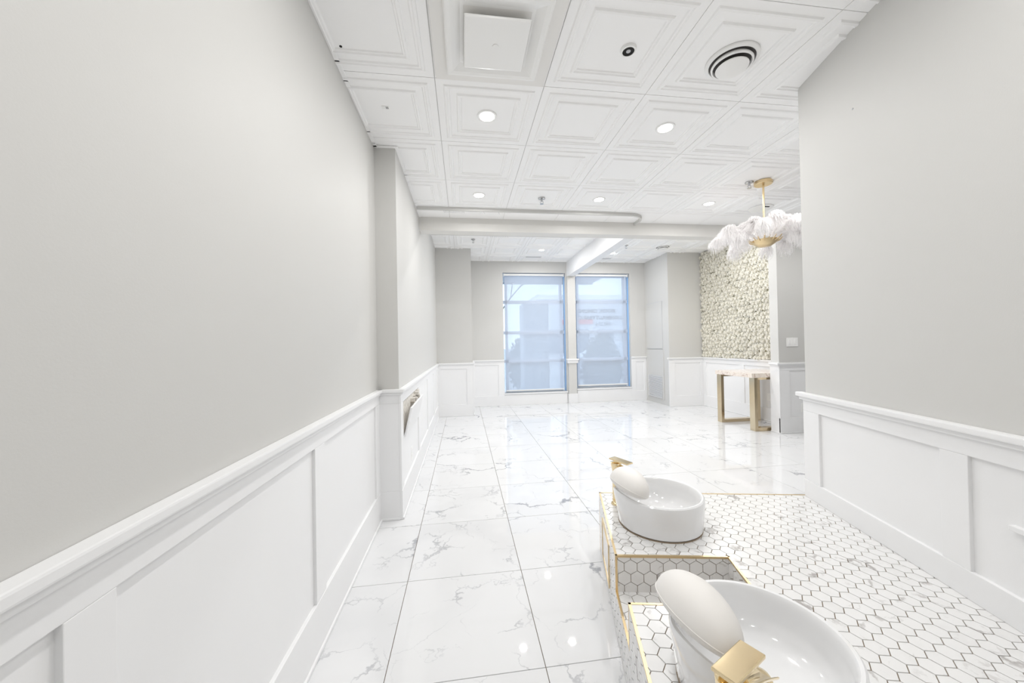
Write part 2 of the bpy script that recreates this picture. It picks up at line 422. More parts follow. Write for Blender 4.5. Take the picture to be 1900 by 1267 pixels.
def shade(x0, x1, z0, z1, label, bar_drop):
    t = thing('roller_shade', label, 'window shade', (x0, YW+.05, z1), 0, 'roller shades')
    W_ = x1-x0
    MB().tube([(0, 0, -.025), (W_, 0, -.025)], .024, 16).build('roller_tube', 'plastic_white', t, smooth=True)
    vs = []; fs = []; nz = 14; nx = 8
    for j in range(nz+1):
        for i in range(nx+1):
            u = i/nx; v = j/nz
            vs.append((.012+u*(W_-.024), .024+.002*math.sin(u*9+v*3)*v, -.03-(z1-z0-.05)*v))
    for j in range(nz):
        for i in range(nx):
            a = j*(nx+1)+i; fs.append((a, a+1, a+nx+2, a+nx+1))
    MB().add(vs, fs).build('fabric', 'shade_fabric', t, smooth=True, fix=False)
    MB().box(.012, W_-.012, .014, .034, -(z1-z0), -(z1-z0)+.028).build('bottom_bar', 'plastic_white', t, bevel=.004)
    MB().box(-.012, 0, -.03, .03, -.06, 0).build('bracket', 'plastic_white', t)
    MB().box(W_, W_+.012, -.03, .03, -.06, 0).build('bracket', 'plastic_white', t)
shade(.852, 2.118, .275, 2.735, 'translucent roller shade drawn down over the left window', 0)
shade(2.402, 3.545, .335, 2.735, 'translucent roller shade drawn down over the lettered right window', 0)

# ------------------------------------------------------------------ tiled platform
plat = thing('tiled_platform', 'raised white hexagon tile platform with gold edge strips and a notch', 'platform', (0, 0, 0))
A = (.801, 2.103); B = (1.963, 1.861)
N1 = (.628, 1.475); N2 = (1.085, 1.387); N3 = (1.004, 1.107); N4 = (.554, 1.195)
E1 = uv(.212, .25); E2 = uv(1.37, .25)
NZ = .19; TT = .005
top_poly = [A, N1, N2, N3, N4, E1, E2, B]
def cross(o, a, b): return (a[0]-o[0])*(b[1]-o[1])-(a[1]-o[1])*(b[0]-o[0])
bd = MB(); bd.prism(top_poly, 0.0005, PT-TT); bd.prism([N1, N4, N3, N2], 0.0005, NZ-TT)
bd.build('body', 'grout', plat, fix=False)
def clip(poly, a, b_):                                # keep left of a->b
    out = []
    for i in range(len(poly)):
        p, q = poly[i], poly[(i+1) % len(poly)]
        sp, sq = cross(a, b_, p), cross(a, b_, q)
        if sp >= 0: out.append(p)
        if (sp > 0) != (sq > 0) and abs(sp-sq) > 1e-12:
            t = sp/(sp-sq); out.append((p[0]+(q[0]-p[0])*t, p[1]+(q[1]-p[1])*t))
    return out
def area(p): return .5*abs(sum(p[i][0]*p[(i+1) % len(p)][1]-p[(i+1) % len(p)][0]*p[i][1] for i in range(len(p)))) if len(p) > 2 else 0
PITCH = .0542; HR = PITCH/math.sqrt(3); TH = R(-13.8); HC = (1.3765, .9223); GAP = .0016
def hexagon(c, rot, r): return [(c[0]+r*math.cos(rot+k*PI/3), c[1]+r*math.sin(rot+k*PI/3)) for k in range(6)]
outer = [A, E1, E2, B]                                 # convex enough, counter-clockwise
notch = [N1, N4, N3, N2]                               # counter-clockwise
def inside(p, poly): return all(cross(poly[i], poly[(i+1) % 4], p) > 0 for i in range(4))
bowls = [(uv(.444, 1.905), .19), (uv(.475, 1.02), .19)]
tiles = []
for i in range(-40, 41):
    for j in range(-40, 41):
        lx = i*1.5*HR; ly = (j+.5*(i % 2))*PITCH
        c = (HC[0]+lx*math.cos(TH)-ly*math.sin(TH), HC[1]+lx*math.sin(TH)+ly*math.cos(TH))
        hx = hexagon(c, TH, HR-GAP)
        if any((c[0]-q[0])**2+(c[1]-q[1])**2 < (r-.035)**2 for q, r in bowls): continue
        p = hx
        for k in range(4): p = clip(p, outer[k], outer[(k+1) % 4])
        if area(p) < 1e-4: continue
        full = area(p) > area(hx)*.9999
        q = p
        for k in range(4): q = clip(q, notch[k], notch[(k+1) % 4])
        if len(q) > 2 and area(q) > 1e-6:
            if area(q) > area(p)*.98: continue
            best = max((clip(p, notch[(k+1) % 4], notch[k]) for k in (1, 2, 3)), key=area)
            p = best; full = False
            if area(p) < 1e-4: continue
        d = Vector((c[0], c[1], PT-H)); 
        if c[1] < .35: continue
        tiles.append((d.length, c, p, full))
tiles.sort(key=lambda t: t[0])
hexm = MB().prism([(x, y) for x, y in hexagon((0, 0), 0, HR-GAP)], 0, TT).mesh('hex_tile', bevel=.0008)
hexm.materials.append(M['hex_marble'])
# those in the frame come first
Rm = S.camera.matrix_world.inverted()
def inframe(c):
    v = Rm @ Vector((c[0], c[1], PT))
    return v.z < 0 and abs(v.x/-v.z) < 960/668.76 and abs(v.y/-v.z) < 660/668.76
tiles.sort(key=lambda t: (not inframe(t[1]), t[0]))
rest = MB()
TILEN = [0]
for k, (dist, c, p, full) in enumerate(tiles):
    if k < 290:
        if full:
            o = link('hex_tile', hexm, None, plat); o.location = (c[0], c[1], PT-TT); o.rotation_euler = (0, 0, TH)
        else:
            o = MB().prism([(x-c[0], y-c[1]) for x, y in p], 0, TT).build('hex_tile', 'hex_marble', plat); o.location = (c[0], c[1], PT-TT)
    else: rest.prism(p, PT-TT, PT)
o = rest.build('hex_tile_field', 'hex_marble_joined', plat, fix=False); o['kind'] = 'stuff'
# notch floor tiles and riser faces
def tiled_face(name, p, d, up, n, w, h, off=(0, 0), pointy=True, thick=.004, mode='objects'):
    """hexagons clipped to a w x h rectangle starting at p, spanned by d and up, thickness along n"""
    p, d, up, n = Vector(p), Vector(d), Vector(up), Vector(n)
    rect = [(0, 0), (w, 0), (w, h), (0, h)]
    mb = MB(); m = Matrix(((d.x, up.x, n.x, p.x), (d.y, up.y, n.y, p.y), (d.z, up.z, n.z, p.z), (0, 0, 0, 1)))
    cnt = 0
    for i in range(-2, int(w/(PITCH*.8))+4):
        for j in range(-2, int(h/(PITCH*.8))+4):
            if pointy: c = (off[0]+(i+.5*(j % 2))*PITCH, off[1]+j*1.5*HR); rot = PI/6
            else: c = (off[0]+i*1.5*HR, off[1]+(j+.5*(i % 2))*PITCH); rot = 0
            q = hexagon(c, rot, HR-GAP)
            for k in range(4): q = clip(q, rect[k], rect[(k+1) % 4])
            if area(q) < 4e-5: continue
            if mode == 'objects':
                MB().prism(q, 0, thick).xf(m).build(name, 'hex_marble', plat); cnt += 1
            else: mb.prism(q, 0, thick)
    if mode != 'objects':
        o = mb.xf(m).build(name, 'hex_marble_joined', plat, fix=False); o['kind'] = 'stuff'
def unit(a, b_): 
    v = Vector((b_[0]-a[0], b_[1]-a[1], 0)); return v.normalized(), v.length
d, L_ = unit(N1, N2)
tiled_face('riser_tile', (N1[0], N1[1], NZ), d, (0, 0, 1), (d.y, -d.x, 0), L_, PT-NZ-.004, off=(.005, .012))
d2, L2 = unit(N2, N3)
tiled_face('riser_tile', (N2[0], N2[1], NZ), d2, (0, 0, 1), (d2.y, -d2.x, 0), L2, PT-NZ-.004, off=(.02, .012))
# notch floor (skewed quad clipped)
nf = []
for i in range(-8, 16):
    for j in range(-10, 10):
        lx = (i+.5*(j % 2))*PITCH; ly = j*1.5*HR
        th = R(-11); c = (N1[0]+lx*math.cos(th)-ly*math.sin(th), N1[1]+lx*math.sin(th)+ly*math.cos(th))
        q = hexagon(c, th+PI/6, HR-GAP)
        for k in range(4): q = clip(q, notch[k], notch[(k+1) % 4])
        if area(q) < 4e-5: continue
        MB().prism(q, NZ-TT, NZ).build('step_tile', 'hex_marble', plat)
# left face and far face: seen at a glancing angle, joined
for a, b_, z0, z1 in ((A, N1, 0, PT), (N1, N4, 0, NZ), (N4, E1, 0, PT)):
    dd, LL = unit(a, b_)
    tiled_face('side_tile_field', (a[0], a[1], z0+.003), dd, (0, 0, 1), (dd.y, -dd.x, 0) if True else None, LL, z1-z0-.006, off=(.01, .01), mode='joined')
dd, LL = unit(B, A)
tiled_face('side_tile_field', (B[0], B[1], .003), dd, (0, 0, 1), (dd.y, -dd.x, 0), LL, PT-.006, off=(.01, .01), mode='joined')
# gold edge strips
def strip(a, b_, r=.0045):
    a, b_ = Vector(a), Vector(b_); d = (b_-a).normalized(); L = (b_-a).length
    up = Vector((0, 0, 1)) if abs(d.z) < .9 else Vector((math.sin(A0), math.cos(A0), 0))
    s = d.cross(up).normalized(); u2 = s.cross(d)
    m = Matrix(((d.x, s.x, u2.x, a.x), (d.y, s.y, u2.y, a.y), (d.z, s.z, u2.z, a.z), (0, 0, 0, 1)))
    MB().box(-r, L+r, -r, r, -r, r).xf(m).build('edge_strip', 'brass', plat)
z3 = lambda p, z: (p[0], p[1], z)
for a, b_, z in ((B, A, PT), (A, N1, PT), (N1, N2, PT), (N2, N3, PT), (N3, N4, PT), (N4, E1, PT), (N1, N4, NZ)):
    strip(z3(a, z-.003), z3(b_, z-.003))
strip(z3(N1, NZ), z3(N1, PT-.008)); strip(z3(N4, NZ), z3(N4, PT-.008)); strip(z3(A, .002), z3(A, PT-.008))
# access hatch in the left face
dd, LL = unit(A, N1)
m = Matrix(((dd.x, 0, dd.y, A[0]), (dd.y, 0, -dd.x, A[1]), (0, 1, 0, 0), (0, 0, 0, 1)))
h0, h1, hz0, hz1 = .16, .44, .06, .27
hb = MB()
for q in ((h0, h1, hz0, hz0+.012), (h0, h1, hz1-.012, hz1), (h0, h0+.012, hz0+.012, hz1-.012), (h1-.012, h1, hz0+.012, hz1-.012)):
    hb.box(q[0], q[1], q[2], q[3], .002, .009)
hf = hb.xf(m).build('hatch_frame', 'brass', plat, fix=False); hf['label'] = 'gold framed access hatch'
MB().box(h0+.012, h1-.012, hz0+.012, hz1-.012, .002, .0055).xf(m).build('hatch_door', 'hex_marble', hf)

# ------------------------------------------------------------------ foot basins, cushions, taps
PHI = R(199)-A0*0
def basin(u, v, label, group):
    cx, cy = uv(u, v)
    t = thing('foot_basin', label, 'basin', (cx, cy, PT), -A0, group)
    prof = [(.0, .004), (.17, .0035), (.190, .0035), (.197, .010), (.2035, .07), (.207, .140), (.2055, .152), (.200, .157), (.192, .156), (.186, .149),
            (.184, .12), (.178, .085), (.160, .055), (.125, .040), (.07, .034), (.026, .031), (.0, .031)]
    seg = 72; vs = []; fs = []; k = len(prof)
    for i in range(seg):
        a = 2*PI*i/seg
        da = (a-PHI+PI) % (2*PI)-PI; w = math.exp(-(da/.42)**2)
        for q, (r, z) in enumerate(prof):
            hz = max(0, (z-.05)/.107) if z > .05 else 0
            rr = r+(.026*w*hz**1.5 if 2 < q < 11 else 0); zz = z+.026*w*hz**2
            vs.append((rr*math.cos(a), rr*math.sin(a), zz))
    for i in range(seg):
        j = (i+1) % seg
        for q in range(k-1): fs.append((i*k+q, j*k+q, j*k+q+1, i*k+q+1))
    MB().add(vs, fs).build('bowl', 'ceramic', t, smooth=True)
    MB().lathe([(.0, .0335), (.028, .0335), (.030, .037), (.024, .045), (.012, .050), (0, .0512)], 32).build('drain_cap', 'gold', t, smooth=True)
    MB().lathe([(.190, .0004), (.1972, .0004), (.1972, .003), (.190, .003)], 48).build('sealant_bead', 'grout', t)
    return t
def cushion(u, v, h, label):
    du, dv = .162*math.cos(PHI), .162*math.sin(PHI)
    x, y = uv(u+du, v+dv)
    t = thing('foot_rest_cushion', label, 'cushion', (x, y, PT+h), PHI-A0, 'foot rest cushions')
    # local x = radial outwards, y = along the rim
    vs = []; fs = []; nu, nv = 40, 20
    for j in range(nv+1):
        th = PI*j/nv-PI/2
        for i in range(nu):
            a = 2*PI*i/nu
            sx = .078*math.cos(th)*math.cos(a); sy = .134*math.cos(th)*math.sin(a)
            sz = math.sin(th); sz = .085*sz if sz > 0 else .034*sz
            vs.append((sx, sy, sz))
    for j in range(nv):
        for i in range(nu):
            fs.append((j*nu+i, j*nu+(i+1) % nu, (j+1)*nu+(i+1) % nu, (j+1)*nu+i))
    rot = Matrix.Rotation(R(-22), 4, 'Y')
    pad = MB().add(vs, fs).xf(rot).build('pad', 'cushion', t, smooth=True)
    ring = [(.0785*math.cos(2*PI*i/40), .1345*math.sin(2*PI*i/40), -.001) for i in range(41)]
    MB().tube(ring, .0013, 6, False).xf(rot).build('seam', 'cushion', pad, smooth=True)
    MB().box(-.02, .02, -.04, .04, -.034, -.01).xf(rot).build('mount', 'ceramic', t, bevel=.006)
    return t
def tap(u, v, du, dv, label, hgt=.235):
    x, y = uv(u, v); ang = math.atan2(dv, du)-A0
    t = thing('waterfall_tap', label, 'faucet', (x, y, PT), ang, 'gold taps')
    MB().lathe([(0, 0), (.031, 0), (.031, .006), (.027, .010), (.023, .012), (.022, hgt-.05), (.026, hgt-.03), (.030, hgt-.012), (.030, hgt-.002), (.024, hgt), (.0, hgt)], 36).build('body', 'gold', t, smooth=True)
    # open trough spout
    vs = []; fs = []; n = 10; k = 12
    for i in range(n+1):
        s_ = i/n; xx = .010+.132*s_; zz = hgt-.022-.020*s_*s_-.016*s_; wd = .021+.010*s_
        for q in range(k+1):
            a = PI+PI*q/k
            vs.append((xx, wd*math.cos(a), zz+.017*math.sin(a)+.006))
        for q in range(k, -1, -1):
            a = PI+PI*q/k
            vs.append((xx, (wd-.0025)*math.cos(a), zz+.0145*math.sin(a)+.006))
    m_ = 2*(k+1)
    for i in range(n):
        for q in range(m_): fs.append((i*m_+q, i*m_+(q+1) % m_, (i+1)*m_+(q+1) % m_, (i+1)*m_+q))
    fs += [tuple(range(m_)), tuple(range(n*m_+m_-1, n*m_-1, -1))]
    MB().add(vs, fs).build('spout', 'gold', t, smooth=True)
    st = MB().lathe([(0, hgt-.004), (.014, hgt-.004), (.014, hgt+.012), (0, hgt+.012)], 24).build('lever_stem', 'gold', t, smooth=True)
    mm = Matrix.Translation((0, 0, hgt+.014)) @ Matrix.Rotation(R(2), 4, 'Y')
    MB().box(-.030, .094, -.025, .025, -.003, .005).xf(mm).build('lever', 'gold', st, bevel=.002)
    return t
basin(.444, 1.905, 'round white ceramic foot basin at the far end of the platform', 'foot basins')
basin(.475, 1.02, 'round white ceramic foot basin nearest the camera', 'foot basins')
cushion(.444, 1.905, .198, 'egg-shaped cream cushion on the far basin rim')
cushion(.468, 1.046, .200, 'egg-shaped cream cushion on the near basin rim')
tap(.265, 2.10, .18, -.19, 'polished gold waterfall tap behind the far basin')
tap(.312, .778, .135, .125, 'polished gold waterfall tap at the near basin')

# ------------------------------------------------------------------ ceiling fittings
def downlight(x, y, z, label):
    t = thing('downlight', label, 'ceiling light', (x, y, z), 0, 'round recessed ceiling lights')
    MB().lathe([(.048, -.001), (.062, -.003), (.064, .0), (.064, .004), (.048, .004)], 32).build('bezel', 'plastic_white', t, smooth=True)
    MB().lathe([(0, -.002), (.047, -.002), (.047, .002), (0, .002)], 32).build('diffuser', 'lamp_glow', t)
    ld = bpy.data.lights.new('downlight_glow', 'AREA'); ld.shape = 'DISK'; ld.size = .09; ld.energy = LAMP_W*(2.35 if z > 2.8 else .85 if y < .6 else 1.1 if y < 3 else 1.1); ld.color = (1, .985, .965)
    lo = bpy.data.objects.new('glow', ld); C.objects.link(lo); lo.parent = t; lo.location = (0, 0, -.006)
for i, (x, lab) in enumerate([(.172, 'above the left aisle in the second tile row'), (1.392, 'right of the first light in the second tile row')]):
    downlight(x, 2.29, ZC, 'round recessed light '+lab)
for x, lab in [(.172, 'leftmost of the row before the beam'), (1.392, 'second from left in the row before the beam'),
               (2.612, 'in the row before the beam, left of the feather chandelier'), (3.832, 'half hidden behind the right wall edge')]:
    downlight(x, 3.51, ZC, 'round recessed light '+lab)
downlight(1.45, 6.49, ZF, 'round recessed light in front of the left window')
downlight(2.887, 6.63, ZF, 'round recessed light in front of the right window')
for x, y, lab in [(.172, 1.07, 'just above the camera in the left aisle'), (.172, -.15, 'directly over the camera'), (.172, -1.37, 'added unseen behind the camera by the back wall'),  # back wall lamp is added to brighten faces turned towards the camera
                  (1.26, .46, 'added unseen above the near end of the platform'), (5.05, 3.51, 'in the hall before the partition'), (2.612, 2.29, 'behind the edge of the right wall')]:  # platform lamp is added for light, off the regular lamp spacing
    downlight(x, y, ZC, 'round recessed ceiling light '+lab)
for x, lab in ((.75, 'first'), (1.45, 'second'), (2.9, 'third'), (3.85, 'fourth')):  # unseen lamps added behind the beam to brighten the rear room
    downlight(x, 5.0, ZF, 'round recessed ceiling light added unseen behind the beam, %s from the left' % lab)

def plaque():
    t = thing('square_air_diffuser', 'large square white plaque air diffuser at the top of the picture', 'air vent', (.172, 1.682, ZC))
    prof = [(.236, -.009), (.236, -.026), (.230, -.031), (.222, -.032), (.205, -.029), (.165, -.0115), (.150, -.011)]
    vs = []; fs = []
    for r, z in prof: vs += [(-r,-r,z),(r,-r,z),(r,r,z),(-r,r,z)]
    for k in range(len(prof)-1):
        for j in range(4): fs.append((4*k+j, 4*k+4+j, 4*k+4+(j+1) % 4, 4*k+(j+1) % 4))
    MB().box(-.296, .296, -.296, .296, -.010, -.0095).build('backplate', 'diffuser_metal', t)
    MB().add(vs, fs).build('flange', 'plastic_white', t, bevel=0)
    MB().box(-.148, .148, -.148, .148, -.052, -.040).build('plaque', 'plastic_white', t, bevel=.008)
    MB().lathe([(.11, -.040), (.10, .004)], 24).build('throat', 'plastic_grey', t, smooth=True)
    MB().lathe([(0, -.0545), (.014, -.0545), (.015, -.052)], 24).build('centre_cap', 'plastic_white', t, smooth=True)
plaque()
def round_vent(x, y, z, r, label):
    t = thing('round_air_diffuser', label, 'air vent', (x, y, z), 0, 'round air diffusers')
    MB().lathe([(r, .003), (r, -.006), (r*.97, -.009), (r*.88, -.012), (r*.86, -.010), (r*.85, .003)], 48).build('flange', 'plastic_white', t, smooth=True)
    MB().lathe([(r*.79, -.020), (r*.78, -.026), (r*.72, -.028), (r*.69, -.020), (r*.69, -.012), (r*.74, -.010)], 48).build('cone', 'plastic_white', t, smooth=True)
    MB().lathe([(0, -.030), (r*.56, -.030), (r*.62, -.036), (r*.61, -.040), (r*.57, -.042), (0, -.042)], 48).build('centre_disc', 'plastic_white', t, smooth=True)
    MB().lathe([(0, -.0035), (r*.855, -.0035)], 32).build('throat', 'duct_grey', t)
round_vent(1.415, 1.70, ZC, .125, 'large round white air diffuser near the right wall')
round_vent(3.62, 6.12, ZF, .13, 'small-looking round air diffuser on the far ceiling')
def sprinkler(x, y, z, label):
    t = thing('sprinkler_head', label, 'sprinkler', (x, y, z), 0, 'pendent sprinkler heads')
    MB().lathe([(0, 0), (.036, 0), (.034, -.006), (.016, -.012), (0, -.012)], 20).build('escutcheon', 'chrome', t, smooth=True)
    MB().lathe([(0, -.01), (.010, -.01), (.010, -.03), (0, -.03)], 12).build('body', 'plastic_grey', t, smooth=True)
    for s in (-1, 1): MB().tube([(.010*s, 0, -.026), (.017*s, 0, -.038), (.006*s, 0, -.052)], .003, 6).build('frame_arm', 'plastic_grey', t)
    d = MB().lathe([(0, -.052), (.018, -.053), (.018, -.056), (0, -.056)], 16); d.build('deflector', 'chrome', t, smooth=True)
sprinkler(.80, 3.53, ZC, 'sprinkler head between the lights of the row before the beam')
sprinkler(2.645, 3.00, ZC, 'sprinkler head touching the gold chandelier canopy')
sprinkler(.18, 5.90, ZF, 'sprinkler head on the far ceiling above the corner column')
sprinkler(2.895, 6.07, ZF, 'sprinkler head on the far ceiling right of the white beam')
t = thing('recessed_sprinkler', 'concealed sprinkler in a dark round hole with white ring', 'sprinkler', (.841, 1.693, ZC))
MB().lathe([(.029, -.008), (.037, -.007), (.040, .003), (.029, .003)], 32).build('ring', 'plastic_white', t, smooth=True)
MB().lathe([(0, -.0045), (.0295, -.0045)], 24).build('hole', 'dark_void', t)
MB().lathe([(0, -.005), (.011, -.005), (.011, -.007), (.004, -.010), (0, -.010)], 12).build('deflector', 'plastic_grey', t)
t = thing('ceiling_speaker', 'flat round white speaker plate behind the chandelier rod', 'speaker', (3.287, 3.575, ZC))
MB().lathe([(0, -.012), (.085, -.012), (.112, -.008), (.118, .002)], 40).build('plate', 'plastic_white', t, smooth=True)
MB().box(-.03, .03, -.085, -.07, -.016, -.011).build('slot', 'dark_void', t)
def slot_vent(x, y, label):
    t = thing('slot_vent', label, 'air vent', (x, y, ZF), 0, 'slot vents')
    MB().box(-.17, .17, -.06, .06, -.008, .002).build('frame', 'plastic_white', t, bevel=.002)
    for k in range(4): MB().box(-.15, .15, -.045+k*.025, -.035+k*.025, -.010, -.006).build('slat', 'plastic_grey', t)
slot_vent(1.39, 6.98, 'slot vent in the ceiling before the left window')
slot_vent(2.86, 7.03, 'slot vent in the ceiling before the right window')
t = thing('barcode_sticker', 'tiny barcode sticker on a ceiling panel by the left wall', 'sticker', (-.45, 2.27, ZC+.002))
MB().box(-.022, .022, -.012, .012, -.0015, .002).build('paper', 'plastic_white', t)
for k in range(4): MB().box(.003+k*.004, .005+k*.004, -.010, .010, -.002, -.001).build('bar', 'sticker_ink', t)
t = MB().lathe([(0, -.0012), (.007, -.001), (.006, .003), (0, .003)], 9).build('ceiling_hole', 'dark_void'); t.location = (-.568, 1.83, ZC+.003)
tag(t, 'small dark hole in the ceiling panel above the left wall', 'hole')
def track(name, pts, z, label, hooks):
    t = thing(name, label, 'curtain track', (pts[0][0], pts[0][1], z), 0, 'ceiling curtain tracks')
    b = MB(); ox, oy = pts[0]; vs = []; fs = []; n = len(pts)
    for i, p in enumerate(pts):
        a = Vector(pts[max(i-1, 0)]); c = Vector(pts[min(i+1, n-1)]); d = (c-a).normalized(); nn = Vector((-d.y, d.x))
        for s, zz in ((-1, 0), (-1, -.034), (1, -.034), (1, 0)):
            vs.append((p[0]-ox+nn.x*.011*s, p[1]-oy+nn.y*.011*s, zz))
    for i in range(n-1):
        for j in range(4): fs.append((4*i+j, 4*i+(j+1) % 4, 4*i+4+(j+1) % 4, 4*i+4+j))
    fs += [(0, 1, 2, 3), (4*n-4, 4*n-1, 4*n-2, 4*n-3)]
    rl = b.add(vs, fs).build('rail', 'wall_paint', t)
    for x in hooks:
        MB().tube([(x, 0, -.03), (x+.004, 0, -.05), (x+.012, 0, -.056)], .002, 5).build('hook', 'plastic_grey', rl)
pts = [(XL2+.01+k*.2, 3.842) for k in range(12)]+[(1.90, 3.845)]+[(1.90+.19*math.sin(a*PI/16), 4.035-.19*math.cos(a*PI/16)) for a in range(1, 9)]+[(2.09, 4.145)]
track('curtain_track', pts, ZC, 'curved ceiling curtain track in front of the beam', [.28+k*.016 for k in range(14)]+[.66, .68, .70, .86])
pts = [(XL2+.01+k*.2, 5.58) for k in range(11)]+[(1.70+.17*math.sin(a*PI/16), 5.41+.17*math.cos(a*PI/16)) for a in range(0, 9)]
track('curtain_track', pts, ZF, 'curved ceiling curtain track behind the beam', [.9+k*.03 for k in range(10)])

# ------------------------------------------------------------------ feather chandelier
def feather_mesh(L, W, rise, droop, seed, cup):
    rnd = random.Random(seed); b = MB()
    def spine(s): return Vector((L*(s-.16*s*s*s*s*cup), .02*math.sin(s*3+seed)*L, rise*math.sin(s*PI*.55)-droop*max(0, s-.35)**2*2.2-.05*cup*max(0, s-.85)*6*L))
    b.tube([spine(k/14) for k in range(15)], [.0022-.0014*k/14 for k in range(15)], 5, False)
    nb = 130
    def barb(p, tg, sd, w, fwd, dr, up=.28):
        vs = []; fs = []; n = 5; tn = tg.normalized(); wd = tn if abs(tn.dot(sd)) < .8 else sd.cross(Vector((0, 0, 1))).normalized()
        for q in range(n+1):
            a = q/n
            c = p+sd*(w*a*(1-.30*a*a))+tg*(w*fwd*a*a)+Vector((0, 0, 1))*(w*(up*a-(up+dr)*a*a))
            hw = .0022*(1-.6*a)
            vs += [c-wd*hw, c+wd*hw]
        for q in range(n): fs.append((2*q, 2*q+1, 2*q+3, 2*q+2))
        b.add(vs, fs)
    for side in (-1, 1):
        for k in range(nb):
            s = .20+.80*(k+rnd.random())/nb
            p = spine(s); tg = (spine(min(1, s+.03))-spine(s-.03)).normalized()
            w = W*(.18+.72*s*s)*(.8+.35*rnd.random())
            barb(p, tg, Vector((0, side, 0)), w, .25+.3*s+rnd.uniform(-.15, .25), .05+.25*s+rnd.uniform(-.2, .2), .35)
    p = spine(1); tg = (spine(1)-spine(.94)).normalized(); sd0 = Vector((0, 1, 0))
    up0 = sd0.cross(tg)*-1
    for k in range(300):                              # rounded, puffed tip: barbs arch outwards and curl back down
        a = rnd.uniform(-PI, PI); e = math.acos(rnd.uniform(-.55, 1))
        dirv = (tg*math.cos(e)*.9+(sd0*math.sin(a)+up0*math.cos(a))*math.sin(e)+Vector((0, 0, .35))).normalized()
        p = spine(rnd.uniform(.80, .98)); rad = W*rnd.uniform(.74, .96); wd = dirv.cross(Vector((.3, .2, -1))).normalized()*.0015
        vs = []; fs = []; n = 7
        for q in range(n+1):
            t_ = 1.95*q/n; c = p+dirv*(rad*math.sin(t_))+Vector((0, 0, -1))*(rad*.75*(1-math.cos(t_)))
            vs += [c-wd, c+wd]
        for q in range(n): fs.append((2*q, 2*q+1, 2*q+3, 2*q+2))
        b.add(vs, fs)
    me = b.mesh('feather', fix=False); me.materials.append(M['feather_white']); return me
CH = (2.764, 2.973)
t = thing('feather_chandelier', 'white ostrich feather chandelier on a gold ceiling rod', 'chandelier', (CH[0], CH[1], ZC))
MB().lathe([(0, -.028), (.070, -.028), (.074, -.024), (.074, 0), (0, 0)], 40).build('canopy', 'brass', t, smooth=True)
MB().tube([(0, 0, -.028), (0, 0, -.56)], .0085, 12).build('rod', 'brass', t, smooth=True)
cup_ = MB().lathe([(0, -.60), (.05, -.598), (.085, -.575), (.105, -.545), (.10, -.543), (.08, -.568), (.05, -.585), (0, -.588)], 28).build('cup', 'brass', t, smooth=True)
for k in range(18):
    a = 2*PI*k/18+.1; c, s = math.cos(a), math.sin(a)
    rr = .105+.012*(k % 3)
    MB().tube([(.06*c, .06*s, -.575), (rr*c, rr*s, -.545), ((rr+.02)*c, (rr+.02)*s, -.525)], [.006, .005, .003], 6).build('feather_socket', 'brass', cup_)
variants = [feather_mesh(.40, .074, .10, .08, 1, .6), feather_mesh(.35, .078, .10, .08, 2, .6), feather_mesh(.28, .078, .08, .07, 3, .6), feather_mesh(.21, .076, .07, .06, 4, .6)]
rnd = random.Random(3)
for n, el, vi, off, zb in ((8, 2, 0, 0, -.55), (7, 15, 1, .35, -.54), (6, 28, 2, .1, -.535), (4, 46, 3, .5, -.53), (4, -8, 2, .2, -.55)):
    for k in range(n):
        a = 2*PI*k/n+off+rnd.uniform(-.12, .12)
        o = link('feather', variants[vi if rnd.random() < .7 else min(vi+1, 3)], None, t)
        o.rotation_mode = 'XYZ'
        o.matrix_local = Matrix.Translation((.05*math.cos(a), .05*math.sin(a), zb)) @ Matrix.Rotation(a, 4, 'Z') @ Matrix.Rotation(-R(el+rnd.uniform(-7, 7)), 4, 'Y') @ Matrix.Rotation(rnd.uniform(-.3, .3), 4, 'X')

# ------------------------------------------------------------------ flower wall
fw = thing('flower_wall_panel', 'cream artificial rose wall panel above the marble console table', 'flower wall', (4.64, 5.48, .945))
MB().box(-.014, -.002, -1.03, 1.01, 0, 2.02).build('backing', 'leaf_green', fw)
def rose(seed):
    rnd = random.Random(seed); b = MB()
    b.lathe([(.0, .040), (.008, .036), (.013, .022), (.010, .008)], 6)
    for ring, (n, r0, r1, h0, h1) in enumerate(((4, .008, .021, .012, .036), (5, .012, .033, .008, .030), (6, .014, .043, .008, .020))):
        for k in range(n):
            a = 2*PI*k/n+ring*.5+rnd.uniform(-.15, .15); w = 1.25*PI/n
            vs = []
            for (fr, fw_, hh) in ((0, .5, h0), (.6, 1.0, (h0*.4+h1*.6)), (1, .75, h1-.003*ring)):
                rr = r0+(r1-r0)*fr
                for s in (-1, 0, 1):
                    aa = a+s*w*fw_; q = rr*(1-.10*abs(s)); vs.append((q*math.cos(aa), q*math.sin(aa), hh-(.004 if s == 0 else 0)))
            b.add(vs, [(0, 1, 4, 3), (1, 2, 5, 4), (3, 4, 7, 6), (4, 5, 8, 7)])
    me = b.mesh('rose', fix=False); me.shade_smooth(); me.materials.append(M['rose_cream']); return me, b
roses = [rose(k) for k in range(4)]
rnd = random.Random(11); spots = []
nz, ny = 32, 32
for j in range(nz):
    for i in range(ny):
        y = .985-(i+.5*(j % 2))*.0635+rnd.uniform(-.018, .018); z = .03+j*.0628+rnd.uniform(-.018, .018)
        if y < -1.02: continue
        if j == 0 and i == 25: continue
        spots.append((y, z))
spots.sort(key=lambda q: q[0] if q[0] > -.62 else 99)
joined = MB()
